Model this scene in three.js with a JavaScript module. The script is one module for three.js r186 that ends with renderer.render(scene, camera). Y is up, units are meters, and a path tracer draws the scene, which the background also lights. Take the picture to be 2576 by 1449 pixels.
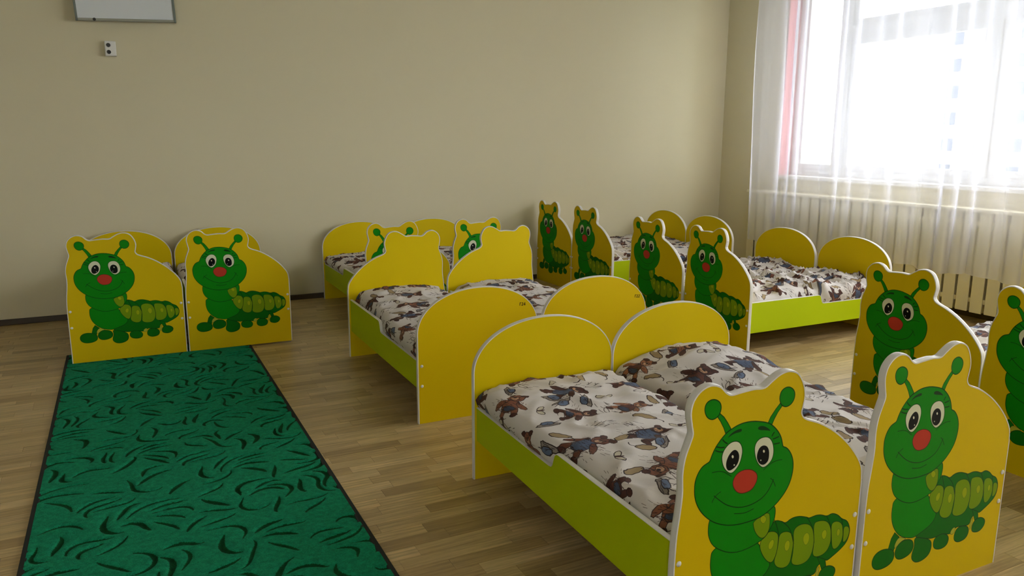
import * as THREE from 'three';
import { mergeGeometries, toCreasedNormals } from 'three/addons/utils/BufferGeometryUtils.js';
import { RoundedBoxGeometry } from 'three/addons/geometries/RoundedBoxGeometry.js';
import { RectAreaLightUniformsLib } from 'three/addons/lights/RectAreaLightUniformsLib.js';
import { ImprovedNoise } from 'three/addons/math/ImprovedNoise.js';

// ---------------------------------------------------------------- camera, sky, exposure
const scene = new THREE.Scene();
const camera = new THREE.PerspectiveCamera(2 * THREE.MathUtils.radToDeg(Math.atan(724.5 / 1939.43)), 2576 / 1449, 0.05, 400);
camera.position.set(0, 1.314, 0);
camera.rotation.set(THREE.MathUtils.degToRad(-11.039), THREE.MathUtils.degToRad(-26.747), THREE.MathUtils.degToRad(0.198), 'YXZ');

// overcast daylight, the only light of the room: it enters through the windows
scene.background = new THREE.Color().setRGB(0.94, 0.98, 1.0);
scene.backgroundIntensity = 11;
// the daylight of the openings beside and behind the camera (sky above, darker ground below, frames and glass in between)
RectAreaLightUniformsLib.init();
function daylight(w, h, brightness, from, to) {
  const l = new THREE.RectAreaLight(new THREE.Color().setRGB(0.94, 0.98, 1.0), brightness, w, h);
  l.name = 'window_daylight'; l.position.set(...from); l.lookAt(...to); scene.add(l);
}
daylight(0.68, 1.66, 6, [5.79, 1.895, -2.35], [0, 1.895, -2.35]);
daylight(2.44, 1.66, 1.0, [5.79, 1.895, 0.05], [0, 1.895, 0.05]);
daylight(0.94, 1.66, 1.2, [-1.65, 1.895, 3.04], [-1.65, 1.895, -4]);

const renderer = new THREE.WebGLRenderer({ antialias: true });
renderer.toneMapping = THREE.LinearToneMapping;
renderer.toneMappingExposure = 1.06;
renderer.shadowMap.enabled = true;

// ---------------------------------------------------------------- helpers
let seed = 7;
const rnd = () => { seed = (seed * 1664525 + 1013904223) >>> 0; return seed / 4294967296; };
const reseed = (s) => { seed = s >>> 0; };
const improved = new ImprovedNoise();
const noise = (x, y, z = 0.37) => improved.noise(x, y, z);
const R = THREE.MathUtils.degToRad;
const names = {};
const numbered = (n) => { const k = names[n] = (names[n] ?? -1) + 1; return k ? `${n}_${String(k).padStart(3, '0')}` : n; };
function tag(o, label, category, group) { o.userData.label = label; o.userData.category = category; if (group) o.userData.group = group; return o; }
function part(name, geometry, m, parent) {
  const o = new THREE.Mesh(geometry, m); o.name = name; o.castShadow = o.receiveShadow = true; parent.add(o); return o;
}
function thing(name, label, category, position, turn = 0, group) {
  const o = new THREE.Group(); o.name = numbered(name); o.position.set(...position); o.rotation.y = turn; scene.add(o);
  return tag(o, label, category, group);
}
function struct(name, geometry, m) { const o = part(name, geometry, m, scene); o.userData.kind = 'structure'; return o; }
const box = (x0, x1, y0, y1, z0, z1) => new THREE.BoxGeometry(x1 - x0, y1 - y0, z1 - z0).translate((x0 + x1) / 2, (y0 + y1) / 2, (z0 + z1) / 2);
const rbox = (x0, x1, y0, y1, z0, z1, r = 0.003, s = 1) => new RoundedBoxGeometry(x1 - x0, y1 - y0, z1 - z0, s, r).translate((x0 + x1) / 2, (y0 + y1) / 2, (z0 + z1) / 2);
const mat = (rgb, roughness = 0.6, more = {}) => new THREE.MeshStandardMaterial({ color: new THREE.Color().setRGB(...rgb), roughness, ...more });
const satin = (rgb, roughness, more = {}) => new THREE.MeshPhysicalMaterial({ color: new THREE.Color().setRGB(...rgb), roughness, specularIntensity: 0.3, ...more });
function canvas(w, h) { const c = document.createElement('canvas'); c.width = w; c.height = h; return [c, c.getContext('2d')]; }
function canvasTexture(c, repeat) {
  const t = new THREE.CanvasTexture(c); t.colorSpace = THREE.SRGBColorSpace; t.anisotropy = 8;
  if (repeat) { t.wrapS = t.wrapT = THREE.RepeatWrapping; }
  return t;
}
function dataTexture(w, h, f, color) {
  const d = new Uint8Array(w * h * 4);
  for (let y = 0; y < h; y++) for (let x = 0; x < w; x++) { const v = f(x / w, y / h); for (let k = 0; k < 3; k++) d[(y * w + x) * 4 + k] = Math.max(0, Math.min(255, 255 * (v.length ? v[k] : v))); d[(y * w + x) * 4 + 3] = 255; }
  const t = new THREE.DataTexture(d, w, h); t.magFilter = t.minFilter = THREE.LinearFilter; t.wrapS = t.wrapT = THREE.RepeatWrapping; if (color) t.colorSpace = THREE.SRGBColorSpace; t.needsUpdate = true; return t;
}
const tileNoise = (x, y, n, m, z) => {   // noise that repeats every unit square
  const a = noise(x * n, y * m, z), b = noise((x - 1) * n, y * m, z), c = noise(x * n, (y - 1) * m, z), d = noise((x - 1) * n, (y - 1) * m, z);
  return (a * (1 - x) + b * x) * (1 - y) + (c * (1 - x) + d * x) * y;
};

// ---------------------------------------------------------------- the room
const X0 = -4.4, X1 = 5.651, Z0 = -6.341, Z1 = 2.9, H = 3.0;
const plasterBump = dataTexture(256, 256, (x, y) => 0.5 + 0.3 * tileNoise(x, y, 40, 40, 1.3) + 0.25 * tileNoise(x, y, 90, 90, 4.1));
plasterBump.repeat.set(2, 2);
const wallPaint = mat([0.71, 0.65, 0.46], 0.85, { bumpMap: plasterBump, bumpScale: 0.0006 });
const ceilingPaint = mat([0.84, 0.83, 0.79], 0.9);
const whitePaint = mat([0.80, 0.79, 0.76], 0.4);
const revealPink = mat([0.72, 0.30, 0.33], 0.8);  // pinkish colour given to the side faces of the window recess
const WIN = { y0: 0.97, y1: 2.82, a0: -5.535, a1: -1.95, b0: -1.25, b1: 1.35, c0: -2.2, c1: -1.1 };
struct('wall_back', box(X0 - 0.3, X1 + 0.4, -0.2, H + 0.2, Z0 - 0.3, Z0), wallPaint);
struct('wall_left', box(X0 - 0.3, X0, -0.2, H + 0.2, Z0, Z1), wallPaint);
struct('wall_front', mergeGeometries([
  box(X0 - 0.3, X1 + 0.4, -0.2, WIN.y0, Z1, Z1 + 0.3), box(X0 - 0.3, X1 + 0.4, WIN.y1, H + 0.2, Z1, Z1 + 0.3),
  box(X0 - 0.3, WIN.c0, WIN.y0, WIN.y1, Z1, Z1 + 0.3), box(WIN.c1, X1 + 0.4, WIN.y0, WIN.y1, Z1, Z1 + 0.3)]), wallPaint);
struct('ceiling', box(X0, X1 + 0.4, H, H + 0.2, Z0, Z1), ceilingPaint);
struct('wall_right', mergeGeometries([
  box(X1, X1 + 0.38, -0.2, WIN.y0, Z0, Z1), box(X1, X1 + 0.38, WIN.y1, H + 0.2, Z0, Z1),
  box(X1, X1 + 0.38, WIN.y0, WIN.y1, Z0, WIN.a0), box(X1, X1 + 0.38, WIN.y0, WIN.y1, WIN.a1, WIN.b0), box(X1, X1 + 0.38, WIN.y0, WIN.y1, WIN.b1, Z1)]), wallPaint);
const plum = mat([0.05, 0.036, 0.022], 0.5);
struct('baseboard_back', mergeGeometries([rbox(X0, X1, 0, 0.042, Z0, Z0 + 0.016, 0.004)]), plum);
struct('baseboard_right', rbox(X1 - 0.016, X1, 0, 0.042, Z0 + 0.016, Z1, 0.004), plum);
struct('baseboard_left', rbox(X0, X0 + 0.016, 0, 0.042, Z0 + 0.016, Z1, 0.004), plum);

// ---- floor: laminate strips, each its own piece
const grain = dataTexture(512, 128, (x, y) => {
  const v = 0.5 + 0.5 * tileNoise(x, y, 3, 22, 2.2) + 0.45 * tileNoise(x, y, 8, 60, 5.2) + 0.22 * tileNoise(x, y, 30, 110, 8.2) + 0.3 * tileNoise(x, y, 5, 6, 3.2);
  const d = 0.66 + 0.34 * Math.min(1, Math.max(0, v + 0.12));
  return [d, d * 0.985, d * 0.955];
}, true);
const stripMats = [[0.66, 0.49, 0.235], [0.56, 0.40, 0.18], [0.74, 0.56, 0.29], [0.62, 0.455, 0.225], [0.46, 0.32, 0.14], [0.70, 0.52, 0.255]].map((c) => mat(c, 0.34, { map: grain }));
const floor = struct('floor', box(X0, X1, -0.2, -0.008, Z0, Z1), mat([0.06, 0.045, 0.03], 0.8));
{
  reseed(11);
  const rows = [], sw = 0.0635, gap = 0.0005;
  const eye = camera.clone(); eye.updateMatrixWorld(); eye.updateProjectionMatrix();
  const covered = (x, z) => (x > -0.4 && x < 0.67 && z < -1.4 && z > -5.3) || (x > 1.1 && x < 2.4 && z > -2.6 && z < -1.3) || (x > 1.1 && x < 2.45 && z < -4.4) || (x > 3.3 && x < 4.7 && (z < -5.1 || (z < -3.5 && z > -4.75))) || (x > 2.35 && z > -3.2 && z < -1.4 && x > 3.1);
  for (let z = Z0; z < Z1 - 0.01; z += sw) {
    let x = X0 - rnd() * 0.3;
    while (x < X1) {
      const len = 0.24 + Math.floor(rnd() * 4) * 0.045, x0 = Math.max(X0, x), x1 = Math.min(X1, x + len), z1 = Math.min(Z1, z + sw);
      if (x1 - x0 > 0.02) {
        const p = [[x0, z], [x1, z], [x1, z1], [x0, z1]].map(([a, b]) => new THREE.Vector3(a, 0, b).project(eye));
        let area = 0; for (let k = 0; k < 4; k++) { const a = p[k], b = p[(k + 1) % 4]; area += a.x * b.y - b.x * a.y; }
        const seen = p.every((q) => Math.abs(q.x) < 1.02 && Math.abs(q.y) < 1.02 && q.z < 1) && !covered((x0 + x1) / 2, (z + z1) / 2);
        rows.push({ x0, x1, z0: z, z1, tone: Math.floor(rnd() * rnd() * 8.99) % 6, shift: rnd(), area: seen ? Math.abs(area) : 0 });
      }
      x += len;
    }
  }
  const strip = (r) => {
    const g = box(r.x0 + gap, r.x1 - gap, -0.008, 0, r.z0 + gap, r.z1 - gap), uv = g.attributes.uv, p = g.attributes.position;
    for (let k = 0; k < uv.count; k++) uv.setXY(k, p.getX(k) / 0.9 + r.shift, (p.getZ(k) - r.z0) / 0.25 + r.shift * 7);
    return g;
  };
  rows.sort((a, b) => b.area - a.area);
  rows.slice(0, 300).forEach((r) => part('plank', strip(r), stripMats[r.tone], floor));
  for (let t = 0; t < 6; t++) {
    const o = part('planks_beyond', mergeGeometries(rows.slice(300).filter((r) => r.tone === t).map(strip)), stripMats[t], floor);
    o.userData.kind = 'stuff';
  }
}

// ---- windows: recess, frame, panes, sill
const pvc = mat([0.82, 0.83, 0.84], 0.35);
const glass = new THREE.MeshPhysicalMaterial({ color: 0xffffff, roughness: 0, transmission: 1, thickness: 0, ior: 1.5 });
function makeWindow(n, z0, z1, reveal, bars) {
  const w = new THREE.Group(); w.name = `window_${n}`; w.userData.kind = 'structure'; scene.add(w);
  const { y0, y1 } = WIN, xf = X1 + 0.15, xb = X1 + 0.22, f = 0.06;
  const rv = part('reveal', mergeGeometries([box(X1 - 0.002, xf, y0, y1, z0 - 0.001, z0 + 0.012), box(X1 - 0.002, xf, y0, y1, z1 - 0.012, z1 + 0.001)]), reveal, w);
  rv.userData.label = 'pinkish side face of the window recess';
  part('window_frame', mergeGeometries([rbox(xf, xb, y0, y0 + f, z0, z1), rbox(xf, xb, y1 - f, y1, z0, z1), rbox(xf, xb, y0 + f, y1 - f, z0, z0 + f), rbox(xf, xb, y0 + f, y1 - f, z1 - f, z1)]), pvc, w);
  const zs = [z0 + f, ...bars.mullions.flatMap((m) => [m - 0.04, m + 0.04]), z1 - f];
  bars.mullions.forEach((m) => part('mullion', rbox(xf - 0.006, xb, y0 + f, y1 - f, m - 0.04, m + 0.04), pvc, w));
  for (let k = 0; k < zs.length; k += 2) {
    const a = zs[k], b = zs[k + 1], split = bars.transoms[k / 2];
    const tiers = split ? [[y0 + f, split[0]], [split[1], y1 - f]] : [[y0 + f, y1 - f]];
    if (split) part('transom', rbox(xf - 0.006, xb, split[0], split[1], a, b), pvc, w);
    for (const [c, d] of tiers) {
      const s = 0.05, sash = part('sash', mergeGeometries([rbox(xf + 0.012, xb - 0.012, c, c + s, a, b), rbox(xf + 0.012, xb - 0.012, d - s, d, a, b), rbox(xf + 0.012, xb - 0.012, c + s, d - s, a, a + s), rbox(xf + 0.012, xb - 0.012, c + s, d - s, b - s, b)]), pvc, w);
      part('pane', new THREE.PlaneGeometry(b - a - 2 * s, d - c - 2 * s).rotateY(-Math.PI / 2).translate(xf + 0.035, (c + d) / 2, (a + b) / 2), glass, sash);
    }
  }
  part('window_sill', rbox(X1 - 0.06, xf, y0 - 0.03, y0 + 0.002, z0 - 0.03, z1 + 0.03, 0.006, 2), whitePaint, w);
  return w;
}
makeWindow(1, WIN.a0, WIN.a1, revealPink, { mullions: [-4.98, -3.66, -2.75], transoms: [null, [2.17, 2.28], [2.17, 2.28], [2.17, 2.28]] });
makeWindow(2, WIN.b0, WIN.b1, revealPink, { mullions: [-0.35, 0.5], transoms: [null, [2.17, 2.28], [2.17, 2.28]] });

{ // the window behind the camera whose light reaches the boards that face it
  const w = makeWindow(3, 0, WIN.c1 - WIN.c0, whitePaint, { mullions: [], transoms: [[2.17, 2.28]] });
  w.rotation.y = -Math.PI / 2; w.position.set(WIN.c1, 0, Z1 - X1);
}

// ---- the slatted radiator cover below the window
{
  const c = thing('radiator_cover', 'cream radiator cover of upright slats under the curtained window', 'radiator cover', [0, 0, 0]);
  const m = mat([0.80, 0.75, 0.56], 0.5), xa = 5.45, z0 = -5.70, z1 = -1.9, pitch = 0.109;
  part('top_board', rbox(xa - 0.02, X1, 0.80, 0.825, z0 - 0.01, z1 + 0.01, 0.005, 2), m, c);
  part('end_panel', rbox(xa + 0.018, X1, 0.02, 0.80, z0, z0 + 0.018), m, c);
  part('end_panel', rbox(xa + 0.018, X1, 0.02, 0.80, z1 - 0.018, z1), m, c);
  for (const y of [0.145, 0.70]) part('cross_rail', rbox(xa + 0.018, xa + 0.036, y, y + 0.035, z0 + 0.02, z1 - 0.02), m, c);
  const slat = rbox(xa + 0.008, xa + 0.018, 0.075, 0.80, 0, pitch - 0.02, 0.003);
  for (let z = z0, k = 0; z < z1 - 0.05; z += pitch, k++) { const o = part('slat', slat, m, c); o.position.z = z; o.position.y = 0.0015 * Math.sin(k * 2.3); }
}

// ---- sheer curtain
{
  const sheer = new THREE.MeshPhysicalMaterial({ color: new THREE.Color().setRGB(0.83, 0.83, 0.90), roughness: 1, transmission: 0.11, thickness: 0, transparent: true, opacity: 0.68, side: THREE.DoubleSide, specularIntensity: 0 });
  const z0 = -5.60, z1 = -3.02, yTop = 2.9, yHem = 0.36, nz = 380, ny = 44, pos = [], uv = [], index = [];
  for (let j = 0; j <= ny; j++) for (let i = 0; i <= nz; i++) {
    const t = i / nz, v = j / ny, y = yTop + (yHem - yTop) * v + 0.012 * Math.sin(t * 31) * v;
    const q = t * 16.5 + 1.7 * noise(t * 6.1, 0.4) + 0.35 * noise(t * 9, v * 1.6, 2.2);
    const fold = Math.sin(q * 2 * Math.PI * 0.82), deep = 0.5 + 0.9 * Math.abs(noise(t * 7.7, 1.9, v * 0.5));
    const x = 5.32 + 0.055 * deep * fold * (0.75 + 0.3 * v) + 0.012 * noise(t * 40, v * 2, 6.6);
    const z = z0 + (z1 - z0) * t + 0.045 * deep * Math.cos(q * 2 * Math.PI * 0.82 + 0.6) + 0.03 * noise(t * 4, v * 1.3, 9.1) * v;
    pos.push(x, y, z); uv.push(t * 6, v * 2.5);
  }
  for (let j = 0; j < ny; j++) for (let i = 0; i < nz; i++) { const a = j * (nz + 1) + i; index.push(a, a + nz + 1, a + 1, a + 1, a + nz + 1, a + nz + 2); }
  const g = new THREE.BufferGeometry(); g.setAttribute('position', new THREE.Float32BufferAttribute(pos, 3)); g.setAttribute('uv', new THREE.Float32BufferAttribute(uv, 2)); g.setIndex(index); g.computeVertexNormals();
  const c = thing('sheer_curtain', 'white sheer curtain hanging in folds before the bright window', 'curtain', [0, 0, 0]);
  part('cloth', g, sheer, c);
  const rail = thing('curtain_rail', 'white ceiling rail carrying the sheer curtain', 'curtain rail', [0, 0, 0]);
  part('track', rbox(5.29, 5.35, 2.905, 2.94, -5.9, -2.1), whitePaint, rail);
  for (const z of [-5.7, -4.5, -3.4, -2.3]) part('bracket', rbox(5.305, 5.335, 2.94, 3.0, z, z + 0.04), whitePaint, rail);
}

// ---- outside: ground and an apartment building far across the yard
{
  const yard = part('ground', box(X1 + 0.5, 260, -4.3, -4.0, -220, 160), mat([0.40, 0.42, 0.40], 0.9), scene); yard.userData.kind = 'structure';
  const b = thing('apartment_building', 'pale apartment block far across the yard behind the curtain', 'building', [80, -4, -55.5]);
  part('wall', box(0, 14, 0, 22, 0, 36), mat([0.72, 0.72, 0.74], 0.8), b);
  part('roof', rbox(-0.4, 14.4, 22, 22.5, -0.4, 36.4, 0.1), mat([0.5, 0.5, 0.52], 0.8), b);
  const gm = mat([0.10, 0.12, 0.17], 0.15), wg = rbox(-0.06, 0.1, 0, 1.35, 0, 1.3, 0.02), sg = rbox(-0.14, 0.0, -0.1, 0, -0.08, 1.38, 0.02);
  for (let r = 0; r < 7; r++) for (let k = 0; k < 9; k++) {
    const o = part('window', wg, gm, b); o.position.set(0, 1.3 + r * 2.75, 0.3 + k * 3.6);
    part('sill', sg, pvc, o);
  }
}

// ---------------------------------------------------------------- children's beds
const BW = 0.62, BL = 1.270, BT = 0.02;   // board width, bed length, board thickness
const yellow = satin([0.74, 0.545, 0.0], 0.5), lime = satin([0.46, 0.57, 0.0], 0.5), edging = mat([0.76, 0.74, 0.71], 0.35), capWhite = mat([0.8, 0.79, 0.76], 0.4), ply = mat([0.45, 0.33, 0.19], 0.7);

const art = {
  knobL: [[68, 689], [72, 705], [85, 712], [100, 711], [114, 702], [119, 689], [116, 673], [105, 663], [91, 661], [76, 670]],
  stalkL: [[115, 674], [128, 663], [141, 646], [152, 629], [136, 620], [129, 636], [118, 654], [108, 667]],
  knobR: [[300, 684], [304, 702], [317, 710], [332, 710], [346, 701], [352, 688], [349, 672], [338, 661], [323, 658], [307, 666]],
  stalkR: [[304, 671], [291, 658], [276, 640], [269, 626], [282, 619], [288, 632], [298, 648], [312, 664]],
  head: [[93, 556], [98, 571], [108, 590], [122, 606], [136, 619], [153, 628], [175, 636], [200, 639], [226, 637], [252, 631], [271, 625], [288, 614], [305, 597], [316, 580], [321, 564], [324, 553], [335, 550], [347, 539], [358, 522], [364, 501], [364, 478], [358, 452], [345, 429], [323, 406], [298, 389], [266, 374], [233, 371], [197, 370], [162, 375], [130, 386], [101, 403], [76, 427], [61, 450], [53, 472], [51, 491], [51, 511], [58, 531], [70, 547], [85, 553]],
  browL: [[142, 606], [153, 617], [168, 623], [186, 625], [186, 616], [166, 616], [151, 611]],
  browR: [[238, 621], [253, 621], [270, 612], [281, 602], [265, 607], [237, 612]],
  eyeL: [[128, 557], [131, 573], [141, 586], [155, 595], [173, 595], [186, 586], [193, 568], [191, 549], [185, 531], [173, 518], [161, 512], [148, 519], [135, 534]],
  pupL: [[180, 564], [184, 551], [180, 534], [168, 524], [153, 520], [144, 530], [143, 547], [151, 564], [163, 573], [172, 572]],
  eyeR: [[230, 560], [232, 577], [243, 588], [261, 591], [277, 586], [289, 571], [295, 548], [292, 527], [281, 515], [264, 507], [249, 517], [237, 535]],
  pupR: [[239, 545], [244, 562], [255, 569], [269, 566], [278, 554], [280, 538], [278, 523], [265, 515], [251, 520], [242, 532]],
  hlLa: [[158, 557], [162, 562], [167, 555], [163, 550]],
  hlLb: [[166, 534], [169, 536], [172, 533], [169, 530]],
  hlRa: [[257, 553], [261, 558], [266, 551], [262, 547]],
  hlRb: [[251, 530], [253, 533], [256, 530], [254, 527]],
  nose: [[167, 482], [170, 499], [183, 511], [202, 515], [222, 512], [238, 503], [247, 490], [244, 473], [232, 457], [214, 452], [194, 453], [178, 463]],
  smile: [[112, 464], [132, 446], [155, 430], [184, 418], [213, 414], [245, 418], [274, 430], [292, 451], [300, 470]],
  tickL: [[107, 448], [112, 464], [132, 471]],
  tickR: [[290, 475], [300, 470], [308, 450]],
  chin: [[179, 403], [202, 398], [221, 398], [240, 403]],
  cheekL: [[102, 526], [117, 527], [138, 522], [153, 511], [162, 505]],
  cheekR: [[265, 502], [276, 510], [294, 518], [310, 520], [324, 519]],
  lash0: [[134, 585], [123, 585], [112, 590]],
  lash1: [[130, 574], [120, 575], [109, 581]],
  lash2: [[143, 593], [133, 599], [129, 605]],
  lash3: [[285, 589], [287, 593], [291, 597]],
  lash4: [[290, 580], [298, 581], [307, 583]],
  lash5: [[294, 566], [302, 565], [311, 566]],
  neck: [[101, 403], [99, 378], [102, 358], [114, 334], [138, 315], [171, 299], [203, 294], [239, 298], [270, 307], [290, 318], [305, 340], [314, 360], [315, 383], [310, 397], [252, 423], [123, 437]],
  patch0: [[242, 369], [244, 354], [253, 332], [274, 312], [290, 318], [299, 336], [299, 358], [294, 387]],
  spot0: [[262, 369], [274, 381], [289, 365], [277, 351]],
  patch1: [[270, 300], [277, 318], [296, 328], [319, 324], [332, 311], [332, 286], [330, 261], [318, 235], [300, 242], [282, 264], [271, 286]],
  spot1: [[298, 285], [302, 298], [314, 304], [319, 293], [314, 278], [304, 274]],
  patch2: [[334, 311], [349, 316], [370, 311], [382, 297], [387, 273], [383, 245], [379, 217], [359, 209], [333, 218], [321, 237], [330, 261], [333, 288]],
  spot2: [[354, 272], [358, 285], [368, 289], [375, 277], [372, 259], [361, 256]],
  patch3: [[382, 311], [397, 322], [421, 323], [444, 313], [457, 289], [461, 258], [456, 227], [440, 207], [408, 204], [382, 216], [387, 244], [387, 276]],
  spot3: [[418, 276], [422, 291], [434, 295], [443, 283], [441, 263], [429, 256]],
  patch4: [[452, 316], [472, 319], [498, 314], [514, 299], [523, 271], [523, 241], [509, 218], [480, 211], [457, 221], [462, 258]],
  spot4: [[486, 273], [488, 284], [499, 289], [506, 278], [504, 263], [494, 258]],
  patch5: [[518, 301], [540, 304], [560, 292], [568, 269], [566, 240], [550, 220], [531, 221], [524, 261]],
  spot5: [[542, 268], [545, 278], [552, 278], [556, 269], [553, 258], [546, 256]],
  patch6: [[567, 282], [588, 277], [592, 258], [585, 238], [569, 230], [569, 254]],
  back: [[305, 340], [314, 356], [339, 347], [353, 338], [370, 348], [397, 349], [427, 339], [436, 334], [459, 338], [481, 334], [500, 325], [518, 331], [542, 321], [557, 305], [578, 297], [590, 276], [593, 258], [586, 232], [562, 214], [533, 200], [515, 192], [508, 198], [478, 185], [475, 161], [434, 167], [409, 170], [389, 150], [345, 164], [308, 156], [257, 170], [218, 181], [251, 271]],
  seg0: [[314, 356], [326, 335], [334, 305]],
  seg1: [[339, 347], [361, 330], [375, 310], [387, 273]],
  seg2: [[427, 339], [445, 317], [457, 289], [461, 258]],
  seg3: [[500, 325], [514, 305], [523, 271], [523, 241]],
  seg4: [[557, 305], [565, 282], [568, 254]],
  body: [[115, 322], [112, 295], [113, 269], [122, 241], [141, 215], [165, 196], [200, 184], [222, 181], [253, 191], [289, 204], [308, 224], [309, 240], [288, 255], [272, 286], [265, 306], [193, 342]],
  leg1: [[134, 217], [122, 201], [114, 173], [124, 161], [138, 160], [142, 183], [156, 198]],
  foot1: [[49, 146], [57, 165], [80, 175], [110, 173], [135, 163], [143, 146], [138, 126], [113, 115], [78, 114], [56, 126]],
  foot2: [[142, 154], [154, 175], [178, 184], [207, 179], [222, 164], [222, 142], [204, 128], [172, 123], [150, 132]],
  foot3: [[222, 181], [255, 172], [300, 155], [306, 129], [297, 107], [269, 95], [239, 96], [219, 113], [220, 132], [228, 151]],
  foot4: [[310, 136], [315, 157], [345, 164], [373, 154], [383, 138], [376, 118], [349, 112], [321, 119]],
  foot5: [[404, 138], [411, 162], [433, 168], [467, 160], [476, 141], [466, 120], [435, 114], [412, 122]],
  foot6: [[486, 144], [490, 165], [508, 177], [533, 174], [551, 160], [548, 141], [526, 127], [496, 132]],
  leg6: [[477, 213], [508, 198], [513, 177], [497, 172], [487, 194]],
  gap1: [[156, 198], [192, 185], [164, 182], [142, 162], [138, 174], [145, 189]],
  gap5: [[409, 172], [404, 147], [383, 152], [392, 169]],
  gap6: [[489, 183], [487, 161], [479, 140], [475, 163], [483, 181]],
};
const smooth = (g, pts, X, Y, closed = true) => {
  const p = pts.map(([u, v]) => [X(u), Y(v)]), n = p.length, mid = (a, b) => [(a[0] + b[0]) / 2, (a[1] + b[1]) / 2];
  g.beginPath();
  if (closed) {
    let m = mid(p[n - 1], p[0]); g.moveTo(...m);
    for (let k = 0; k < n; k++) { m = mid(p[k], p[(k + 1) % n]); g.quadraticCurveTo(...p[k], ...m); }
    g.closePath();
  } else {
    g.moveTo(...p[0]);
    for (let k = 1; k < n - 1; k++) g.quadraticCurveTo(...p[k], ...(k < n - 2 ? mid(p[k], p[k + 1]) : p[n - 1]));
    if (n === 2) g.lineTo(...p[1]);
  }
};
const yellowCss = '#ddc000';
function caterpillarPrint() {   // the sticker on the headboard, 0.64 m x 0.80 m
  const S = 1.6, [c, g] = canvas(1024, 1280), X = (u) => u * S, Y = (v) => 1280 - v * S;
  g.fillStyle = yellowCss; g.fillRect(0, 0, 1024, 1280);
  const green = '#048a06', dark = '#036c06', line = '#023204', patch = '#7a9c04', spot = '#a4b40a', pale = '#b3b53a';
  g.lineJoin = g.lineCap = 'round';
  const fill = (n, color, w = 3.2, stroke = line) => { smooth(g, art[n], X, Y); g.fillStyle = color; g.fill(); if (w) { g.lineWidth = w; g.strokeStyle = stroke; g.stroke(); } };
  const draw = (n, w = 3, stroke = line) => { smooth(g, art[n], X, Y, false); g.lineWidth = w; g.strokeStyle = stroke; g.stroke(); };
  const poly = (n, color, w = 3.2) => { g.beginPath(); art[n].forEach(([u, v], k) => (k ? g.lineTo(X(u), Y(v)) : g.moveTo(X(u), Y(v)))); g.closePath(); g.fillStyle = color; g.fill(); if (w) { g.lineWidth = w; g.strokeStyle = line; g.stroke(); } };
  fill('back', dark); poly('leg6', dark, 2.4); fill('foot6', dark); fill('foot5', dark); fill('foot4', dark); fill('foot3', dark); fill('foot2', dark); poly('leg1', dark, 2.4); fill('foot1', dark);
  fill('gap1', pale, 1.5); fill('gap5', pale, 1.5); fill('gap6', pale, 1.5);
  for (const k of [6, 5, 4, 3, 2]) { fill(`patch${k}`, patch, 2.2); if (k < 6) fill(`spot${k}`, spot, 1.8, '#5c7a10'); }
  for (const k of [0, 1, 2, 3, 4]) draw(`seg${k}`, 3);
  fill('body', green); fill('patch1', patch, 2.6); fill('spot1', spot, 1.8, '#5c7a10');
  fill('neck', green); fill('patch0', patch, 2.2); fill('spot0', spot, 1.8, '#5c7a10');
  poly('stalkL', green, 2.8); poly('stalkR', green, 2.8); fill('knobL', green, 3.6); fill('knobR', green, 3.6);
  fill('head', green, 3.8);
  for (const s of ['L', 'R']) {
    fill(`brow${s}`, '#0b3a12', 0); fill(`eye${s}`, '#dfe3cd', 3); fill(`pup${s}`, '#06090a', 0); fill(`hl${s}a`, '#e8ecd8', 0); fill(`hl${s}b`, '#e8ecd8', 0); draw(`cheek${s}`, 2.6);
  }
  for (let k = 0; k < 6; k++) draw(`lash${k}`, 5);
  fill('nose', '#c23c2c', 3, '#5a1a12');
  draw('smile', 3.4); draw('tickL', 2.6); draw('tickR', 2.6); draw('chin', 2.8);
  return canvasTexture(c);
}
const printed = satin([0.98, 0.95, 0.86], 0.5, { map: caterpillarPrint() });
function markedYellow(text, u, v) {   // pencilled bed number near the rim of the footboard
  const [c, g] = canvas(1024, 1024); g.fillStyle = yellowCss; g.fillRect(0, 0, 1024, 1024);
  g.fillStyle = '#160d02'; g.font = 'bold 34px sans-serif'; g.save(); g.translate((BW - u) * 1600, 1024 - v * 1600); g.rotate(0.06); g.fillText(text, 0, 0); g.restore();
  return satin([0.98, 0.95, 0.86], 0.5, { map: canvasTexture(c) });
}

// outlines in metres, from the bottom left corner over the top to the bottom right corner
const catRim = [[0, 300], [3, 380], [10, 440], [14, 490], [12, 540], [18, 580], [31, 615], [37, 634], [33, 655], [28, 688], [36, 718], [58, 740], [86, 748], [114, 740], [134, 722], [147, 716], [175, 718], [215, 721], [250, 720], [272, 733], [300, 748], [328, 752], [358, 741], [378, 713], [387, 680], [383, 652], [380, 636], [387, 623], [400, 615], [445, 598], [500, 567], [555, 523], [595, 478], [614, 445], [620, 405]];
const catOutline = () => [[0, 0], ...new THREE.CatmullRomCurve3(catRim.map(([u, v]) => new THREE.Vector3(u / 1000, v / 1000, 0)), false, 'centripetal').getPoints(130).map((p) => [p.x, p.y]), [BW, 0]];
const archOutline = () => {
  const p = [[0, 0]];
  for (let k = 0; k <= 56; k++) { const a = Math.PI * (1 - k / 56), e = 2 / 2.08, c = Math.cos(a), s = Math.sin(a); p.push([BW / 2 + (BW / 2) * Math.sign(c) * Math.abs(c) ** e, 0.425 + 0.202 * s ** e]); }
  p.push([BW, 0]); return p;
};
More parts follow.
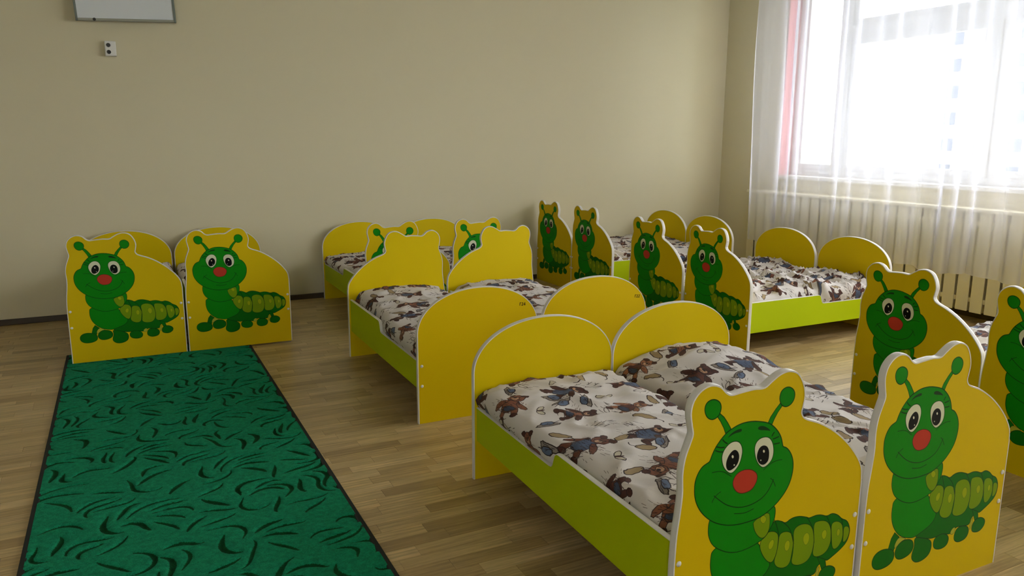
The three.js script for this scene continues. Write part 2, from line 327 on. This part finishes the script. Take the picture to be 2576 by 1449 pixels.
function panel(outline, t) {   // flat board; group 0 is the face away from the bed at its head end, group 1 the rest
  const shape = new THREE.Shape(outline.map(([u, v]) => new THREE.Vector2(u, v)));
  const front = new THREE.ShapeGeometry(shape), back = new THREE.ShapeGeometry(shape).translate(0, 0, -t);
  const flip = (g) => { const i = g.index.array; for (let k = 0; k < i.length; k += 3) [i[k], i[k + 1]] = [i[k + 1], i[k]]; g.attributes.normal.array.fill(0); for (let k = 0; k < g.attributes.normal.count; k++) g.attributes.normal.setZ(k, -1); return g; };
  const uv = (g, f) => { const p = g.attributes.position; for (let k = 0; k < p.count; k++) g.attributes.uv.setXY(k, ...f(p.getX(k), p.getY(k))); return g; };
  uv(front, (x, y) => [x / 0.64, y / 0.8]); uv(back, (x, y) => [(BW - x) / 0.64, y / 0.64]);
  const bottom = new THREE.PlaneGeometry(BW, t).rotateX(Math.PI / 2).translate(BW / 2, 0, -t / 2);
  return mergeGeometries([front, flip(back), bottom], true);
}
function band(outline, t, off = 0.0015, lip = 0.0035) {   // rounded edge strip along an outline (open at the bottom)
  const section = [[-lip, 0.0006], [0.0002, 0.0008], [off, -0.003], [off + 0.0006, -t / 2], [off, -t + 0.003], [0.0002, -t - 0.0008], [-lip, -t - 0.0006]];
  const n = outline.length, m = section.length, pos = [], index = [];
  for (let k = 0; k < n; k++) {
    const a = outline[Math.max(0, k - 1)], b = outline[Math.min(n - 1, k + 1)], dx = b[0] - a[0], dy = b[1] - a[1], l = Math.hypot(dx, dy) || 1, nx = -dy / l, ny = dx / l;
    for (const [d, z] of section) pos.push(outline[k][0] + nx * d, outline[k][1] + ny * d, z);
  }
  for (let k = 0; k < n - 1; k++) for (let j = 0; j < m - 1; j++) { const a = k * m + j, b = a + m; index.push(a, a + 1, b, b, a + 1, b + 1); }
  const g = new THREE.BufferGeometry(); g.setAttribute('position', new THREE.Float32BufferAttribute(pos, 3)); g.setIndex(index);
  const q = toCreasedNormals(g, 0.7); return q;
}
const catPoints = catOutline(), archPoints = archOutline();
const catPanel = panel(catPoints, BT), archPanel = panel(archPoints, BT), catBand = band(catPoints, BT), archBand = band(archPoints, BT);
// side rail: high at the head end, a step, low at the foot end (profile along the bed's length)
const railTop = (() => { const p = [[BT, 0.353]]; for (const [w, v] of [[0.60, 0.353], [0.612, 0.351], [0.622, 0.343], [0.630, 0.325], [0.636, 0.307], [0.644, 0.298], [0.660, 0.2955], [BL - BT, 0.293]]) p.push([w, v]); return p; })();
const railPanel = (() => {
  const s = new THREE.Shape([[BT, 0.160], [BL - BT, 0.160], ...railTop.slice().reverse()].map(([w, v]) => new THREE.Vector2(w, v)));
  return new THREE.ExtrudeGeometry(s, { depth: 0.016, bevelEnabled: false });
})();
const railBand = (() => { const g = band(railTop, 0.016, 0.0015, 0.0015); return g.translate(0, 0, 0.016); })();
const capGeometry = new THREE.SphereGeometry(0.0075, 14, 6, 0, Math.PI * 2, 0, Math.PI / 2).scale(1, 0.45, 1).rotateX(Math.PI / 2);
const baseGeometry = rbox(0.029, BW - 0.029, 0.196, 0.212, -(BL - BT - 0.002), -BT - 0.002, 0.003);

// bed axes: x along the board as one faces the print, y up, -z from the head to the foot
function makeBed(label, x, z, turn, { low = 0, mark, lift = 0 } = {}) {
  const b = thing('child_bed', label, 'bed', [x, lift, z], turn, 'yellow caterpillar beds of the dormitory');
  const head = part('headboard', catPanel, [printed, yellow, yellow], b); head.userData.label = 'yellow headboard with ears and a printed green caterpillar';
  part('edge_trim', catBand, edging, head);
  const foot = part('footboard', archPanel, [yellow, mark ?? yellow, yellow], b); foot.position.z = -(BL - BT); foot.userData.label = 'plain yellow round-topped footboard';
  part('edge_trim', archBand, edging, foot);
  for (const [u, inset] of [[0.011, 0], [BW - 0.011, 0]]) for (const v of [0.308, 0.212]) {
    const c = part('screw_cap', capGeometry, capWhite, head); c.position.set(u + (u < 0.3 ? 0.004 : -0.004), v - low, 0.0004);
    const d = part('screw_cap', capGeometry, capWhite, foot); d.position.set(u + (u < 0.3 ? 0.008 : -0.008), v - 0.03 - low, -BT - 0.0004); d.rotation.y = Math.PI;
  }
  for (const u of [0.012, BW - 0.028]) {
    const r = part('side_rail', railPanel, lime, b); r.rotation.y = Math.PI / 2; r.position.set(u, -low, 0); r.userData.label = 'lime green side rail stepped down towards the foot';
    part('edge_trim', railBand, edging, r);
  }
  part('base_board', baseGeometry, ply, b).position.y = -low;
  return b;
}

// ---- printed bedding: white cloth with brown bears, hats, bows and pencil strokes
function beddingTexture() {
  const N = 1024, [c, g] = canvas(N, N); reseed(41);
  g.fillStyle = '#dcd6d0'; g.fillRect(0, 0, N, N);
  g.lineJoin = g.lineCap = 'round';
  const wrap = (x, y, r, f) => { for (const dx of [-N, 0, N]) for (const dy of [-N, 0, N]) if (x + dx > -r && x + dx < N + r && y + dy > -r && y + dy < N + r) { g.save(); g.translate(x + dx, y + dy); f(); g.restore(); } };
  const browns = ['#6f4030', '#4e2a20', '#87543c', '#5e3226', '#9a6444'], blues = ['#4c5a74', '#5d6c86', '#3b465c'];
  const blob = (x, y, rx, ry, col, a = 0, w = 2.5, k = 0.12) => {
    g.beginPath(); for (let i = 0; i <= 18; i++) { const t = (i / 18) * Math.PI * 2, j = 1 + k * Math.sin(t * 5 + rx) * Math.sin(t * 3 + ry), px = Math.cos(t) * rx * j, py = Math.sin(t) * ry * j, X = x + px * Math.cos(a) - py * Math.sin(a), Y = y + px * Math.sin(a) + py * Math.cos(a); i ? g.lineTo(X, Y) : g.moveTo(X, Y); }
    g.closePath(); if (col) { g.fillStyle = col; g.fill(); } g.lineWidth = w; g.strokeStyle = '#2a1a18'; g.stroke();
  };
  const hatch = (x, y, w, h, n, col) => { g.strokeStyle = col; for (let i = 0; i < n; i++) { const a = x + Math.sin(i * 7.1) * w, b = y + Math.cos(i * 4.3) * h; g.lineWidth = 1.6; g.beginPath(); g.moveTo(a, b); g.lineTo(a + 10 + 8 * Math.sin(i), b - 4 + 5 * Math.cos(i * 2)); g.stroke(); } };
  const bear = (s, coat, fur, pose) => {
    g.scale(s, s);
    blob(-34, 58, 15, 30, fur, 0.4 + pose); blob(30, 60, 15, 30, fur, -0.5 + pose); blob(-40, 84, 18, 11, browns[1]); blob(36, 86, 18, 11, browns[1]);
    blob(0, 22, 38, 44, coat); if (coat !== blues[0]) blob(0, 40, 30, 16, blues[2], 0, 2); blob(-46, 14, 13, 36, fur, 0.9 - pose); blob(46, 10, 13, 36, fur, -0.9 - pose);
    blob(0, -44, 34, 30, fur); blob(-27, -68, 13, 13, browns[1]); blob(27, -70, 13, 13, browns[1]); blob(2, -34, 17, 13, '#c59a78'); blob(3, -40, 6, 4, '#1c1012');
    blob(-12, -50, 2.5, 3, '#140c0c'); blob(14, -50, 2.5, 3, '#140c0c');
    hatch(0, 22, 30, 36, 40, '#241a20'); hatch(0, -48, 24, 20, 26, '#3e2016'); hatch(0, 62, 40, 26, 26, '#2e1612'); hatch(-44, 14, 12, 26, 12, '#3a1e16'); hatch(44, 10, 12, 26, 12, '#3a1e16'); hatch(70, 20, 26, 40, 10, '#6d6560');
  };
  const spots = [], bits = [];
  for (let r = 0; r < 4; r++) for (let q = 0; q < 4; q++) {
    spots.push([q * 256 + (r % 2) * 128 + 60 + rnd() * 60, r * 256 + 60 + rnd() * 60, 0.85 + rnd() * 0.3, Math.floor(rnd() * 3)]);
    bits.push([q * 256 + (r % 2) * 128 + 200 + rnd() * 40, r * 256 + 60 + rnd() * 90, (q + r) % 4], [q * 256 + (r % 2) * 128 + 60 + rnd() * 70, r * 256 + 200 + rnd() * 40, (q + 2 * r + 1) % 4], [q * 256 + (r % 2) * 128 + 185 + rnd() * 60, r * 256 + 190 + rnd() * 50, (q * 3 + r + 2) % 4]);
  }
  spots.forEach(([x, y, s, k]) => {
    const turn = Math.PI / 2 + (rnd() - 0.5) * 1.6 + (rnd() < 0.35 ? Math.PI : 0), mirror = rnd() < 0.5 ? -1 : 1, fur = browns[Math.floor(rnd() * 5)], coat = k === 0 ? blues[0] : k === 1 ? browns[2] : browns[3], pose = rnd() * 0.8 - 0.4;
    wrap(x, y, 190, () => { g.rotate(turn); g.scale(mirror, 1); bear(s * 1.0, coat, fur, pose); });
  });
  bits.forEach(([x, y, k]) => {
    const a = rnd() * 6.28;
    wrap(x, y, 110, () => {
      g.rotate(a); g.scale(1.55, 1.55);
      if (k === 0) { blob(-13, 0, 15, 8, '#c8bfa8', 0.5, 2); blob(13, 0, 15, 8, '#c8bfa8', -0.5, 2); blob(0, 0, 4, 11, browns[1], 0, 2); }
      if (k === 1) { blob(0, 0, 32, 9, '#8d8378', 0, 2.4); blob(0, -9, 17, 11, blues[1], 0, 2.4); hatch(0, -4, 18, 8, 8, '#39303a'); }
      if (k === 2) { hatch(-10, 0, 30, 18, 22, '#5f5752'); blob(6, 4, 20, 6, null, 0.3, 1.6); }
      if (k === 3) { blob(0, 0, 24, 12, '#a08a64', 0.2, 2.4); g.lineWidth = 2.4; g.beginPath(); g.moveTo(18, 6); g.quadraticCurveTo(34, 18, 26, 34); g.stroke(); }
    });
  });
  return canvasTexture(c, true);
}
const weave = dataTexture(128, 128, (x, y) => 0.5 + 0.25 * Math.sin(x * 128 * 1.57) * Math.sin(y * 128 * 1.57) + 0.4 * tileNoise(x, y, 24, 24, 3.3));
weave.repeat.set(3, 3);
const cloth = mat([0.91, 0.90, 0.93], 0.85, { map: beddingTexture(), bumpMap: weave, bumpScale: 0.0004 });
// mattress in its cover; o: top height, wrinkles, humps [u, w, radius u, radius w, rise]
function makeMattress(label, bed, o) {
  const { top = 0.378, wrinkle = 0.010, humps = [], low = 0, k = 0 } = o, n = 46, m = 90, wa = BT + 0.004, wb = BL - BT - 0.004, pos = [], uv = [], index = [];
  const ux = (k * 0.37) % 1, uy = (k * 0.61) % 1;
  for (let j = 0; j <= m; j++) {
    const t = j / m, w = wa + (wb - wa) * t, foot = THREE.MathUtils.smoothstep(w, 0.60, 0.70);
    const endRound = 0.022 * (Math.max(0, 1 - (w - wa) / 0.045) ** 2 + Math.max(0, 1 - (wb - w) / 0.045) ** 2);
    const half = 0.279 + foot * 0.034 + 0.004 * noise(w * 7, k * 3.1, 2.2), belly = 0.279;
    let run = 0, last = null;
    for (let i = 0; i <= n; i++) {
      const s = (i / n) * 2 - 1, side = Math.sign(s) || 1, a = Math.abs(s);
      let u, v;
      const edge = top - low - 0.012;
      if (a > 0.90) { const q = (a - 0.90) / 0.10; u = belly - 0.004 * q; v = 0.288 + (0.214 - 0.288) * q - low; }
      else if (a > 0.70) { const q = (0.90 - a) / 0.20, ang = q * Math.PI / 2; u = half - 0.045 * (1 - Math.cos(ang)) - (half - belly) * (1 - Math.sin(Math.min(1, q * 2.6) * Math.PI / 2)) ; v = 0.288 - low + (edge - 0.288 + low) * Math.sin(ang); }
      else { const q = a / 0.70; u = (half - 0.045) * q; v = edge + 0.016 * (1 - q * q); }
      const U = side * u, soft = 1 - THREE.MathUtils.smoothstep(a, 0.72, 0.92);
      for (const [hu, hw, ru, rw, rise] of humps) v += soft * rise * Math.exp(-(((U + BW / 2 - hu) / ru) ** 2) - (((w - hw) / rw) ** 2));
      const cr = 1 - Math.abs(noise(U * 5 + k * 9.3 + 0.8 * noise(w * 3, U * 3, k), w * 8 + k * 4.7, 1.1)) * 2.2;
      const fold = Math.max(0, 1 - Math.abs(noise(U * 2.2 - w * 3.4 + k * 5.1, U * 2.6 + w * 1.2 + k, 3.3)) * 9) ** 2;
      v += soft * (wrinkle * noise(U * 4 + k, w * 5 + k * 2.3, 0.7) + wrinkle * 1.3 * Math.max(0, cr) ** 3 + wrinkle * 0.9 * fold - endRound);
      const out = a > 0.66 && a < 0.95 ? 0.006 * noise(w * 14 + k * 5, a * 5, side * 2) * side : 0;
      const p = [BW / 2 + U + out, v, -w];
      if (last) run += Math.hypot(p[0] - last[0], p[1] - last[1]); last = p;
      pos.push(...p); uv.push(run / 0.9 + ux, w / 0.9 + uy);
    }
  }
  for (let j = 0; j < m; j++) for (let i = 0; i < n; i++) { const a = j * (n + 1) + i, b = a + n + 1; index.push(a, a + 1, b, b, a + 1, b + 1); }
  for (const j of [0, m]) for (let i = 0; i < n / 2; i++) { const a = j * (n + 1) + i, b = j * (n + 1) + n - i; if (b - 1 > a + 1) index.push(a, b, a + 1, b, b - 1, a + 1); else index.push(a, b, a + 1); }
  const bottom = [0, n, m * (n + 1), m * (n + 1) + n]; index.push(bottom[0], bottom[2], bottom[1], bottom[1], bottom[2], bottom[3]);
  const g = new THREE.BufferGeometry(); g.setAttribute('position', new THREE.Float32BufferAttribute(pos, 3)); g.setAttribute('uv', new THREE.Float32BufferAttribute(uv, 2)); g.setIndex(index); g.computeVertexNormals();
  const o3 = new THREE.Mesh(g, cloth); o3.name = numbered('mattress'); o3.castShadow = o3.receiveShadow = true; scene.add(o3);
  o3.position.copy(bed.position); o3.rotation.copy(bed.rotation);
  return tag(o3, label, 'mattress', 'mattresses in bear-print covers');
}
const D90 = -90;
const beds = [
  // x, z, turn, bed label, mattress label, bed options, mattress options
  [-0.339, -5.019, -0.65, 'yellow bed at the end of the green rug, its caterpillar headboard wholly on the rug', 'bear-print mattress in the bed whose headboard stands wholly on the green rug', { lift: 0.0098 }, { k: 1 }],
  [0.294, -5.009, -0.91, 'yellow bed beside the bare wood floor, its caterpillar headboard half over the green rug corner', 'bear-print mattress in the bed whose headboard half covers the green rug corner', { lift: 0.0098 }, { k: 2 }],
  [1.413, -5.012, -0.51, 'yellow bed with its round footboard at the back wall, green side rail beside bare baseboard', 'bear-print mattress by the back wall, draped over a green rail beside bare baseboard', {}, { k: 3, top: 0.372, wrinkle: 0.012 }],
  [2.046, -5.009, -0.43, 'yellow bed with its footboard at the back wall, second from the bare baseboard', 'mostly hidden bear-print mattress by the back wall, second from the bare baseboard', {}, { k: 4, top: 0.372, wrinkle: 0.012 }],
  [1.781, -4.501, 180 - 0.58, 'yellow bed showing its plain round footboard marked Г22, between two joined beds and window-side headboards', 'bear-print mattress between footboard Г22 and a plain eared board', { mark: ['Г22', 0.074, 0.497] }, { k: 5, top: 0.40, wrinkle: 0.008, humps: [[0.38, 0.15, 0.3, 0.3, 0.02]] }],
  [2.421, -4.502, 180 - 0.11, '', '', {}, {}],
  [1.108, -1.332, -1.4, 'yellow bed with open floor along its green rail, big caterpillar headboard, sagging flat mattress', 'flat bear-print mattress draped over the green rail that faces the open wood floor', {}, { k: 7, top: 0.386, wrinkle: 0.009, humps: [[0.3, 0.75, 0.25, 0.2, -0.008]] }],
  [1.746, -1.312, -0.64, 'yellow bed with a humped mattress at its round footboard, caterpillar headboard at its other end', 'bear-print mattress humped high against its round yellow footboard', {}, { k: 8, top: 0.385, wrinkle: 0.010, humps: [[0.36, 1.12, 0.26, 0.30, 0.075]] }],
  [3.452, -6.326, D90 + 0.08, 'yellow bed in the corner, caterpillar headboard edge touching the back wall', 'bear-print mattress in the corner bed along the back wall', { low: 0.012 }, { k: 9, low: 0.012 }],
  [3.453, -5.702, D90 + 0.16, 'yellow bed second from the back wall, green rail showing beside its caterpillar headboard', 'bear-print mattress second from the back wall in the row at the window', { low: 0.012 }, { k: 10, low: 0.012, wrinkle: 0.012 }],
  [3.373, -4.726, D90 - 0.16, 'yellow bed in the middle pair at the window, farther from the bright stepped green rail', 'bear-print mattress in the middle window pair, away from the bright green rail', { low: 0.036 }, { k: 11, low: 0.036, top: 0.395, wrinkle: 0.02 }],
  [3.383, -4.091, D90 - 0.24, 'yellow bed with a brightly lit stepped lime rail, dark floor gap beneath it', 'rumpled bear-print mattress above the brightly lit stepped lime rail', { low: 0.036 }, { k: 12, low: 0.036, top: 0.395, wrinkle: 0.024 }],
  [3.114, -2.484, D90 - 0.19, 'yellow bed before the slatted radiator cover, caterpillar headboard looming behind the humped mattress', 'bear-print mattress before the slatted radiator cover behind a caterpillar headboard', { low: 0.02 }, { k: 13, low: 0.02 }],
  [3.093, -1.852, D90 - 0.13, 'yellow bed cut by the picture edge, only half its caterpillar face showing beside another headboard', 'bear-print mattress of the bed whose half caterpillar face shows', { low: 0.02 }, { k: 14, low: 0.02 }],
];
beds[5][3] = 'yellow bed showing its plain footboard marked Г22, overlapped by a dark caterpillar headboard';
beds[5][4] = 'bear-print mattress behind the footboard marked Г22';
beds[5][5] = { mark: ['Г22', 0.074, 0.497] }; beds[5][6] = { k: 6, top: 0.405, wrinkle: 0.009 };
beds[4][3] = 'yellow bed showing its plain footboard marked Г24, stepped green rail beside the open floor';
beds[4][4] = 'bear-print mattress behind the footboard marked Г24, rising over its stepped rail';
beds[4][5] = { mark: ['Г24', 0.100, 0.518] };
for (const [x, z, turn, bl, ml, bo, mo] of beds) {
  if (bo.mark) bo.mark = markedYellow(...bo.mark);
  makeMattress(ml, makeBed(bl, x, z, R(turn), bo), mo);
}

// ---- green carved rug with a dark bound edge
{
  const x0 = -0.382, x1 = 0.657, z0 = -5.245, z1 = -0.9, px = 0.0022, cw = Math.round((x1 - x0) / px), ch = Math.round((z1 - z0) / px), [c, g] = canvas(cw, ch);
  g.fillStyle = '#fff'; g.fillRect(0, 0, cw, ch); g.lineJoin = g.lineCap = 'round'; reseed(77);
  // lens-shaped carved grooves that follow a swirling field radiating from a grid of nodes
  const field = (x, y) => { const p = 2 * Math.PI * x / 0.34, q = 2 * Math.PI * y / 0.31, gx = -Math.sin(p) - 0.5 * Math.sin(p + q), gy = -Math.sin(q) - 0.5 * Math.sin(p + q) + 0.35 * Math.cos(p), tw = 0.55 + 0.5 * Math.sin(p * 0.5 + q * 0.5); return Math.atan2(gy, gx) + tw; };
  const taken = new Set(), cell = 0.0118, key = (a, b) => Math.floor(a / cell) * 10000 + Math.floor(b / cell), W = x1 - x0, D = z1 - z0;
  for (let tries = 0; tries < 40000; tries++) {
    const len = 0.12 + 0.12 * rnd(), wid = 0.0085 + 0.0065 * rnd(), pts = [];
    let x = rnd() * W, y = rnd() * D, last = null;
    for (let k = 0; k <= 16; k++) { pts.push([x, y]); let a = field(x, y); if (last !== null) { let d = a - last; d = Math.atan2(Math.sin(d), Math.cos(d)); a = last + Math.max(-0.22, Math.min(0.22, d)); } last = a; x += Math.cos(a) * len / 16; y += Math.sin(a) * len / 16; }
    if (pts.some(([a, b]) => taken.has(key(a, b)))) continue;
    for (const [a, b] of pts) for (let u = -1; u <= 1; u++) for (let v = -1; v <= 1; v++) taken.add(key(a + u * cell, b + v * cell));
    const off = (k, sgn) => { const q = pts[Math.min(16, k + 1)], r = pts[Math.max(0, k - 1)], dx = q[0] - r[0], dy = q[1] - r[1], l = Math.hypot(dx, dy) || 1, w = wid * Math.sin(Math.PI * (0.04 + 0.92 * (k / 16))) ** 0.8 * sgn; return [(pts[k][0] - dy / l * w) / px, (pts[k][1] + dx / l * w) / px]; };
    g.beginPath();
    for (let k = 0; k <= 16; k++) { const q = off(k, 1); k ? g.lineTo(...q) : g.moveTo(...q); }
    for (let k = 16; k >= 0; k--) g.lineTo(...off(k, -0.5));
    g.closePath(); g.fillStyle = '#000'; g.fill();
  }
  const img = g.getImageData(0, 0, cw, ch).data, at = (i, j) => img[4 * (Math.min(ch - 1, Math.max(0, j)) * cw + Math.min(cw - 1, Math.max(0, i)))] / 255;
  const step = 0.0058, nx = Math.round((x1 - x0 - 0.03) / step), nz = Math.round((z1 - z0 - 0.03) / step), pos = [], uv = [], index = [];
  for (let j = 0; j <= nz; j++) for (let i = 0; i <= nx; i++) {
    const u = 0.015 + (i / nx) * (x1 - x0 - 0.03), v = 0.015 + (j / nz) * (z1 - z0 - 0.03), a = Math.round(u / px), b = Math.round(v / px);
    const s = (at(a, b) * 2 + at(a - 2, b) + at(a + 2, b) + at(a, b - 2) + at(a, b + 2) + 0.8 * (at(a - 5, b) + at(a + 5, b) + at(a, b - 5) + at(a, b + 5))) / 9.2;
    pos.push(x0 + u, 0.0008 + 0.0085 * s + 0.0006 * noise(u * 90, v * 90), z0 + v); uv.push(u / (x1 - x0), v / (z1 - z0));
  }
  for (let j = 0; j < nz; j++) for (let i = 0; i < nx; i++) { const a = j * (nx + 1) + i; index.push(a, a + nx + 1, a + 1, a + 1, a + nx + 1, a + nx + 2); }
  const geo = new THREE.BufferGeometry(); geo.setAttribute('position', new THREE.Float32BufferAttribute(pos, 3)); geo.setAttribute('uv', new THREE.Float32BufferAttribute(uv, 2)); geo.setIndex(index); geo.computeVertexNormals();
  const fibres = dataTexture(256, 256, (x, y) => 0.5 + 0.5 * tileNoise(x, y, 60, 60, 1.7) + 0.4 * tileNoise(x, y, 110, 110, 6.1)); fibres.repeat.set(6, 25);
  const pileShade = dataTexture(cw, ch, (x, y) => {   // groove shade painted into the pile colour: carved motif darker, fibres varied
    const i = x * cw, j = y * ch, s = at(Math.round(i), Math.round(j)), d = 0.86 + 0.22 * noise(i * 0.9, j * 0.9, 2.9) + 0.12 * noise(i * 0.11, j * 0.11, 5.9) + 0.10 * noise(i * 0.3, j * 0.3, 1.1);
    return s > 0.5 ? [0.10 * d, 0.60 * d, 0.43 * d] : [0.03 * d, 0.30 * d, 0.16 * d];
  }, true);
  const rug = thing('rug', 'dark green carved-pile runner rug with a black bound edge', 'rug', [0, 0, 0]);
  part('pile', geo, satin([1, 1, 1], 1, { map: pileShade, bumpMap: fibres, bumpScale: 0.002 }), rug);
  const bind = mat([0.008, 0.011, 0.009], 0.9);
  for (const gb of [rbox(x0, x0 + 0.02, 0, 0.0085, z0, z1, 0.003, 2), rbox(x1 - 0.02, x1, 0, 0.0085, z0, z1, 0.003, 2), rbox(x0 + 0.018, x1 - 0.018, 0, 0.0085, z0, z0 + 0.02, 0.003, 2), rbox(x0 + 0.018, x1 - 0.018, 0, 0.0085, z1 - 0.02, z1, 0.003, 2)]) part('binding', gb, bind, rug);
}

// ---- on the back wall: a small whiteboard and a socket box under it
{
  const w = thing('whiteboard', 'small white board with grey frame hung high on the back wall', 'whiteboard', [-0.185, 2.09, Z0 + 0.055]);
  w.rotation.z = R(2.4);
  const frame = mat([0.16, 0.19, 0.17], 0.4), tray = mat([0.33, 0.34, 0.28], 0.4);
  part('panel', rbox(0.012, 0.625, 0.015, 0.50, -0.012, 0.008, 0.002), mat([0.74, 0.78, 0.82], 0.25), w);
  part('frame_bar', rbox(0, 0.014, 0, 0.51, -0.02, 0.014), frame, w);
  part('frame_bar', rbox(0.622, 0.638, 0, 0.51, -0.02, 0.014), frame, w);
  part('frame_bar', rbox(0.014, 0.622, 0.497, 0.51, -0.02, 0.014), tray, w);
  part('pen_tray', rbox(0.014, 0.622, 0, 0.016, -0.02, 0.03), tray, w);
  const k = part('magnet', new THREE.CylinderGeometry(0.010, 0.010, 0.007, 18).rotateX(Math.PI / 2), mat([0.01, 0.01, 0.01], 0.5), w); k.position.set(0.115, 0.008, 0.033);
  part('bracket', mergeGeometries([rbox(0.05, 0.09, 0.03, 0.46, -0.054, -0.012), rbox(0.55, 0.59, 0.03, 0.46, -0.054, -0.012)]), frame, w);
  const s = thing('wall_socket', 'small white socket box on the back wall under the whiteboard', 'socket', [0.012, 1.868, Z0]);
  const plastic = mat([0.78, 0.78, 0.76], 0.35);
  part('housing', rbox(-0.036, 0.036, 0, 0.102, 0, 0.035, 0.006, 3), plastic, s);
  for (const y of [0.027, 0.074]) {
    const f = part('outlet', new THREE.TorusGeometry(0.016, 0.0025, 8, 24), plastic, s); f.position.set(-0.012, y, 0.035);
    const d = part('contact_well', new THREE.CylinderGeometry(0.0145, 0.0145, 0.002, 20).rotateX(Math.PI / 2), mat([0.05, 0.05, 0.05], 0.6), s); d.position.set(-0.012, y, 0.0352);
  }
}

scene.traverse((o) => { if (o.isMesh) o.castShadow = o.receiveShadow = true; });
renderer.render(scene, camera);
